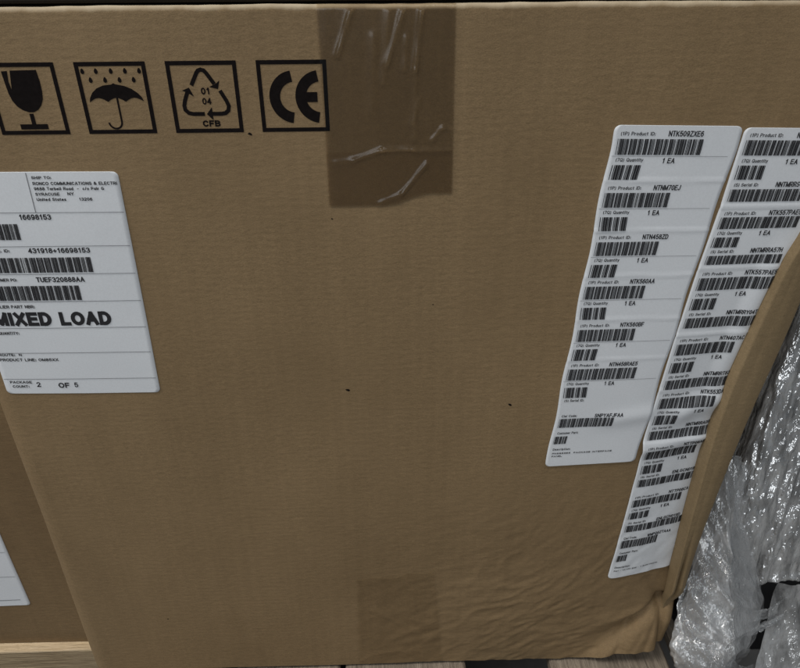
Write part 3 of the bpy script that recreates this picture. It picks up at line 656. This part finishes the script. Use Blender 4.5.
# ------------------------------------------------------------------ added dark crate filling the shaded band on top
st = thing('shade_crate', 'made-up dark crate filling the shaded band above the large box', 'crate')
st.location = (0, 0.25, BASE + BH); bpy.context.view_layer.update()
def add(o, par):
    o.parent = par; o.matrix_parent_inverse = par.matrix_world.inverted(); return o
zt = BASE + BH + 0.0012
add(box_mesh('tray', -0.34, 0.342, 0.0065, 0.49, zt, zt + 0.05, 'dark', None, 0.002), st)
for k in range(5):
    add(box_mesh('wall_slat', -0.334, 0.336, 0.012, 0.484, zt + 0.055 + k * 0.05, zt + 0.1 + k * 0.05, 'dark', None, 0.003), st)
for sx in (-0.338, 0.326): add(box_mesh('corner_post', sx, sx + 0.014, 0.009, 0.02, zt + 0.0505, zt + 0.31, 'dark', None, 0.002), st)

# ------------------------------------------------------------------ pallet under the large box
pal = thing('pallet', 'weathered wooden pallet under the large box', 'pallet'); pal.location = (0, 0.2, 0); bpy.context.view_layer.update()
def board(name, x0, x1, y0, y1, z0, z1, mat, par, seed):
    nx, ny = 10, 30; o = box_mesh(name, x0, x1, y0, y1, z0, z1, mat, None, 0.0025, 1)
    bm = bmesh.new(); bm.from_mesh(o.data)
    bmesh.ops.subdivide_edges(bm, edges=[e for e in bm.edges if e.calc_length() > 0.05], cuts=8, use_grid_fill=True)
    for v in bm.verts:
        v.co += Vector((noise.noise((v.co.y * 9, seed, 0)), 0.0, noise.noise((v.co.x * 14, v.co.y * 14, seed)))) * 0.0012
    bm.to_mesh(o.data); bm.free(); return add(o, par)
for k, (a, b) in enumerate(((-0.33, -0.20), (-0.185, -0.062), (-0.055, 0.0885), (0.190, 0.332), (0.345, 0.36))):
    board('deck_board', a, b, -0.36 + 0.006 * (k % 3), 0.52, BASE - 0.0205, BASE - 0.0022, 'deck', pal, k * 3.1)
for k, y in enumerate((-0.35, 0.08, 0.47)): board('stringer', -0.335, 0.355, y, y + 0.04, 0.0215, BASE - 0.0225, 'deck', pal, 20 + k)
for k, y in enumerate((-0.355, 0.22, 0.45)): board('bottom_board', -0.335, 0.355, y, y + 0.09, 0.001, 0.020, 'deck', pal, 30 + k)

# ------------------------------------------------------------------ neighbouring box on the left
nb = thing('cardboard_box', 'smaller brown box with a mostly blank white label, set back beside the large box', 'box'); nb.location = (-0.6, 0.24, BASE); bpy.context.view_layer.update()
def nb_panel(name, fn, n1=40, n2=40):
    v = [fn(i / n1, j / n2) for j in range(n2 + 1) for i in range(n1 + 1)]
    f = [(j * (n1 + 1) + i, j * (n1 + 1) + i + 1, (j + 1) * (n1 + 1) + i + 1, (j + 1) * (n1 + 1) + i) for j in range(n2) for i in range(n1)]
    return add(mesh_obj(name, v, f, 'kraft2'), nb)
NX0, NX1, NY, NH = -0.86, -0.3665, 0.040, 0.42
def nface(x, z): return NY + 0.0020 * noise.noise((x * 7, z * 7, 9.1)) + 0.0015 * (1 - sstep(0, 0.02, z))
nb_panel('front_panel', lambda a, b: (NX0 + a * (NX1 - NX0), nface(NX0 + a * (NX1 - NX0), b * NH), BASE + 0.001 + b * NH), 60, 60)
nb_panel('side_panel', lambda a, b: (NX1, nface(NX1, b * NH) + a * 0.4, BASE + 0.001 + b * NH), 10, 60)
nb_panel('side_panel', lambda a, b: (NX0, nface(NX0, b * NH) + a * 0.4, BASE + 0.001 + b * NH), 10, 60)
nb_panel('top_flap', lambda a, b: (NX0 + a * (NX1 - NX0), NY + b * 0.4, BASE + 0.001 + NH), 20, 10)
def nmap(off): return lambda u, v: (-0.5545 + u / 1000, nface(-0.5545 + u / 1000, 0.0715 + 0.2 - v / 1000) - off, BASE + 0.0715 + 0.2 - v / 1000)
vs_ = sheet('shipping_label', 'white label with one faint line of print', nmap(0.0007), lambda v: 0.0, lambda v: 129.0, 200, 3.5, 6, big)
vs_.parent = nb; vs_.matrix_parent_inverse = nb.matrix_world.inverted()
q = Print(nmap(0.0011)); q.hline(3, 120, 190, 0.7); q.hline(3, 126, 150, 0.4); q.hline(3, 126, 110, 0.4)
o = mesh_obj('ruled_lines', q.v, q.f, 'rule', None, False); bpy.context.view_layer.update(); o.parent = vs_; o.matrix_parent_inverse = vs_.matrix_world.inverted()

pal2 = thing('pallet', 'pale wooden pallet under the set-back box', 'pallet'); pal2.location = (-0.65, 0.2, 0); bpy.context.view_layer.update()
for k, y in enumerate((0.031, 0.155, 0.275, 0.39)): board('deck_board', -0.95, -0.3645, y, y + 0.10, BASE - 0.050, BASE - 0.0036, 'pale', pal2, 40 + k)
add(box_mesh('slip_sheet', -0.95, -0.366, 0.0302, 0.46, BASE - 0.0032, BASE + 0.0006, 'ply', None, 0.0006, 1), pal2)  # thin layer under the box; its paler colour stands in for a lit top
for k, x in enumerate((-0.94, -0.68, -0.42)): board('stringer', x, x + 0.04, 0.033, 0.488, 0.0015, BASE - 0.049, 'pale', pal2, 50 + k)

# ------------------------------------------------------------------ film-wrapped load on the right
ld = thing('wrapped_load', 'dark load wrapped in shiny clear stretch film with upright wrinkles', 'pallet load'); ld.location = (0.7, 0.35, 0); bpy.context.view_layer.update()
LX, LY, LB = 0.399, 0.066, 0.036 + BASE
core = box_mesh('carton', LX + 0.014, 1.02, LY + 0.018, 0.60, LB + 0.012, 0.90, 'black', None, 0.01)
for v in core.data.vertices: v.co.y += 0.22 * (v.co.z - LB); v.co.x += 0.20 * (v.co.z - LB)
add(core, ld)
for k, x in enumerate((0.43, 0.70, 0.96)): add(box_mesh('pallet_block', x, x + 0.07, 0.12, 0.56, 0.001, LB + 0.010, 'black', None, 0.003), ld)
add(box_mesh('mouth_shade_board', 0.418, 1.02, 0.092, 0.112, 0.001, LB + 0.010, 'black', None, 0.003), ld)  # added black board standing in for the darkness of the pallet mouth
def film_patch(name, fn, n1, n2, mat, par):
    v = [fn(i / n1, j / n2) for j in range(n2 + 1) for i in range(n1 + 1)]
    f = [(j * (n1 + 1) + i, j * (n1 + 1) + i + 1, (j + 1) * (n1 + 1) + i + 1, (j + 1) * (n1 + 1) + i) for j in range(n2) for i in range(n1)]
    return add(mesh_obj(name, v, f, mat), par)
def ridg(x, y, z): return 1 - 2 * abs(noise.noise((x, y, z)))
def wrap_front(a, b):
    # a runs round the corner: left side -> front ; b up
    s = a * 0.62 - 0.16
    zz = LB + b * 0.72
    cr = 0.014
    if s < -cr: x, y, nx_, ny_ = LX, LY + cr + (-s - cr), -1, 0
    elif s < cr:
        t = (s + cr) / (2 * cr) * math.pi / 2; x, y = LX + cr - cr * math.cos(t), LY + cr - cr * math.sin(t); nx_, ny_ = -math.cos(t), -math.sin(t)
    else: x, y, nx_, ny_ = LX + s, LY, 0, -1
    q = s + 0.05 * (zz - LB) + 0.004 * noise.noise((s * 20, zz * 9, 2))
    h = 0.0050 * ridg(q * 48, zz * 3.2, 1.0) + 0.0024 * ridg(q * 125, zz * 9, 2.0) + 0.0016 * noise.noise((q * 190, zz * 62, 3.0)) + 0.0007 * noise.noise((q * 330, zz * 200, 7.0)) + 0.006 * noise.noise((q * 9, zz * 5, 4.0))
    # gathered lower hem
    e = math.exp(-((zz - LB - 0.006) / 0.012) ** 2); h += 0.008 * e + 0.003 * e * noise.noise((s * 60, 0, 6))
    tuck = 0.035 * (1 - sstep(0, 0.02, b * 0.72))
    zz2 = zz + 0.010 * noise.noise((s * 14, 3, 3)) * (1 - sstep(0, 0.05, b)) - 0.045 * max(0, s) * (1 - sstep(0.0, 0.25, b))
    hh = zz - LB
    return (x + nx_ * (h - tuck) + 0.20 * hh, y + ny_ * (h - tuck) + 0.22 * hh, zz2)
film_patch('film_wrap', wrap_front, 320, 260, 'film_wrap', ld)
def hang(a, b):         # loose tail of film hanging below the hem, over the pallet mouth
    x = 0.492 + a * 0.30 - 0.062 * (1 - b); z = LB + 0.014 - 0.045 * a - (1 - b) * 0.175
    y = LY - 0.010 - 0.11 * (1 - b) ** 1.4 + 0.006 * ridg(x * 40 + z * 4, z * 4, 8) + 0.002 * noise.noise((x * 150, z * 40, 9)) 
    return (x + 0.012 * noise.noise((0.4, z * 22, 1)), y, z)
film_patch('film_tail', hang, 110, 70, 'film', ld)

# ------------------------------------------------------------------ crumpled bunch of film by the crushed corner
fb = thing('stretch_film', 'crumpled bunch of loose clear film beside the crushed box corner', 'film'); fb.location = (0.38, 0.0, 0); bpy.context.view_layer.update()
def spline_rows(rows, a, b):
    n = len(rows) - 1; t = b * n; i = min(int(t), n - 1); t -= i
    def at(r):
        m_ = len(r) - 1; s = a * m_; k = min(int(s), m_ - 1); s -= k; return Vector(r[k]).lerp(Vector(r[k + 1]), s)
    P = [at(rows[max(0, min(n, i + d))]) for d in (-1, 0, 1, 2)]
    return 0.5 * (2 * P[1] + (P[2] - P[0]) * t + (2 * P[0] - 5 * P[1] + 4 * P[2] - P[3]) * t * t + (-P[0] + 3 * P[1] - 3 * P[2] + P[3]) * t ** 3)
BR_ = [  # rows from the top down; points left -> right
    [(0.362, 0.060, 0.262), (0.376, 0.058, 0.258), (0.392, 0.062, 0.250)],
    [(0.352, 0.045, 0.195), (0.372, 0.030, 0.190), (0.402, 0.050, 0.175)],
    [(0.342, 0.022, 0.130), (0.378, 0.000, 0.125), (0.432, 0.036, 0.100)],
    [(0.330, -0.004, 0.078), (0.374, -0.028, 0.075), (0.436, 0.016, 0.058)],
    [(0.322, -0.022, 0.036), (0.362, -0.042, 0.030), (0.416, -0.006, 0.022)],
    [(0.344, -0.020, -0.016), (0.366, -0.036, -0.020), (0.402, -0.008, -0.026)],
    [(0.352, -0.006, -0.090), (0.372, -0.016, -0.095), (0.402, 0.0, -0.10)]]
def bunch(seed, amp, off, lean):
    def f(a, b):
        a2 = a + 0.05 * noise.noise((b * 6, seed, 1)) * math.sin(math.pi * a)
        p = spline_rows(BR_, max(0, min(1, a2)), b)
        u = a * 0.10; v = b * 0.38
        p_ = u * math.cos(lean) + v * math.sin(lean); q_ = -u * math.sin(lean) + v * math.cos(lean)
        env = 0.35 + 0.65 * math.sin(math.pi * min(1, max(0, a))) ** 0.5
        h = amp * (0.0085 * ridg(p_ * 8, q_ * 27, seed) + 0.0034 * ridg(p_ * 13, q_ * 46, seed + 3) + 0.0009 * noise.noise((p_ * 50, q_ * 130, seed + 5)) + 0.012 * noise.noise((u * 24, v * 14, seed + 8)))
        edge = 0.006 * noise.noise((b * 22, seed, a * 2)) * abs(2 * a - 1)
        return (p.x + edge, p.y - h * env + off, p.z + BASE + 0.3 * h)
    return f
film_patch('film_layer', bunch(2.0, 1.0, 0.0, 0.75), 130, 260, 'film', fb)
film_patch('film_layer', bunch(11.0, 1.1, 0.010, 0.55), 130, 260, 'film', fb)
film_patch('film_layer', bunch(19.0, 1.2, -0.007, 0.95), 130, 260, 'film_thin', fb)
# strands drawn across the dark pallet mouth
def strand(P0, P1, sag, w, seed, mat='film'):
    P0, P1 = Vector(P0), Vector(P1)
    def f(a, b):
        p = P0.lerp(P1, b); p.z -= sag * math.sin(math.pi * b) - BASE
        ww = w * (0.55 + 0.9 * abs(b - 0.5) + 0.3 * noise.noise((b * 5, seed, 0)))
        t = (a - 0.5) * 2
        return (p.x + t * ww * 0.35 + 0.003 * noise.noise((b * 9, seed, 3)), p.y - 0.010 * ridg(a * 2.2, b * 1.5, seed) * 0.6 - 0.002 * noise.noise((a * 9, b * 30, seed)), p.z + t * ww)
    return film_patch('film_strand', f, 26, 60, mat, fb)
strand((0.405, 0.020, 0.055), (0.485, 0.045, 0.030), 0.010, 0.015, 1.0)
strand((0.400, 0.012, 0.028), (0.492, 0.048, 0.008), 0.012, 0.013, 4.0)
strand((0.395, 0.000, -0.005), (0.468, 0.030, -0.085), 0.0, 0.014, 7.0, 'film')
strand((0.385, -0.010, -0.03), (0.440, 0.010, -0.120), 0.0, 0.018, 15.0, 'film_thin')
strand((0.372, 0.055, 0.255), (0.384, 0.085, 0.40), -0.01, 0.006, 9.0, 'film_thin')
strand((0.366, 0.060, 0.262), (0.372, 0.085, 0.345), 0.01, 0.005, 12.0, 'film_thin')
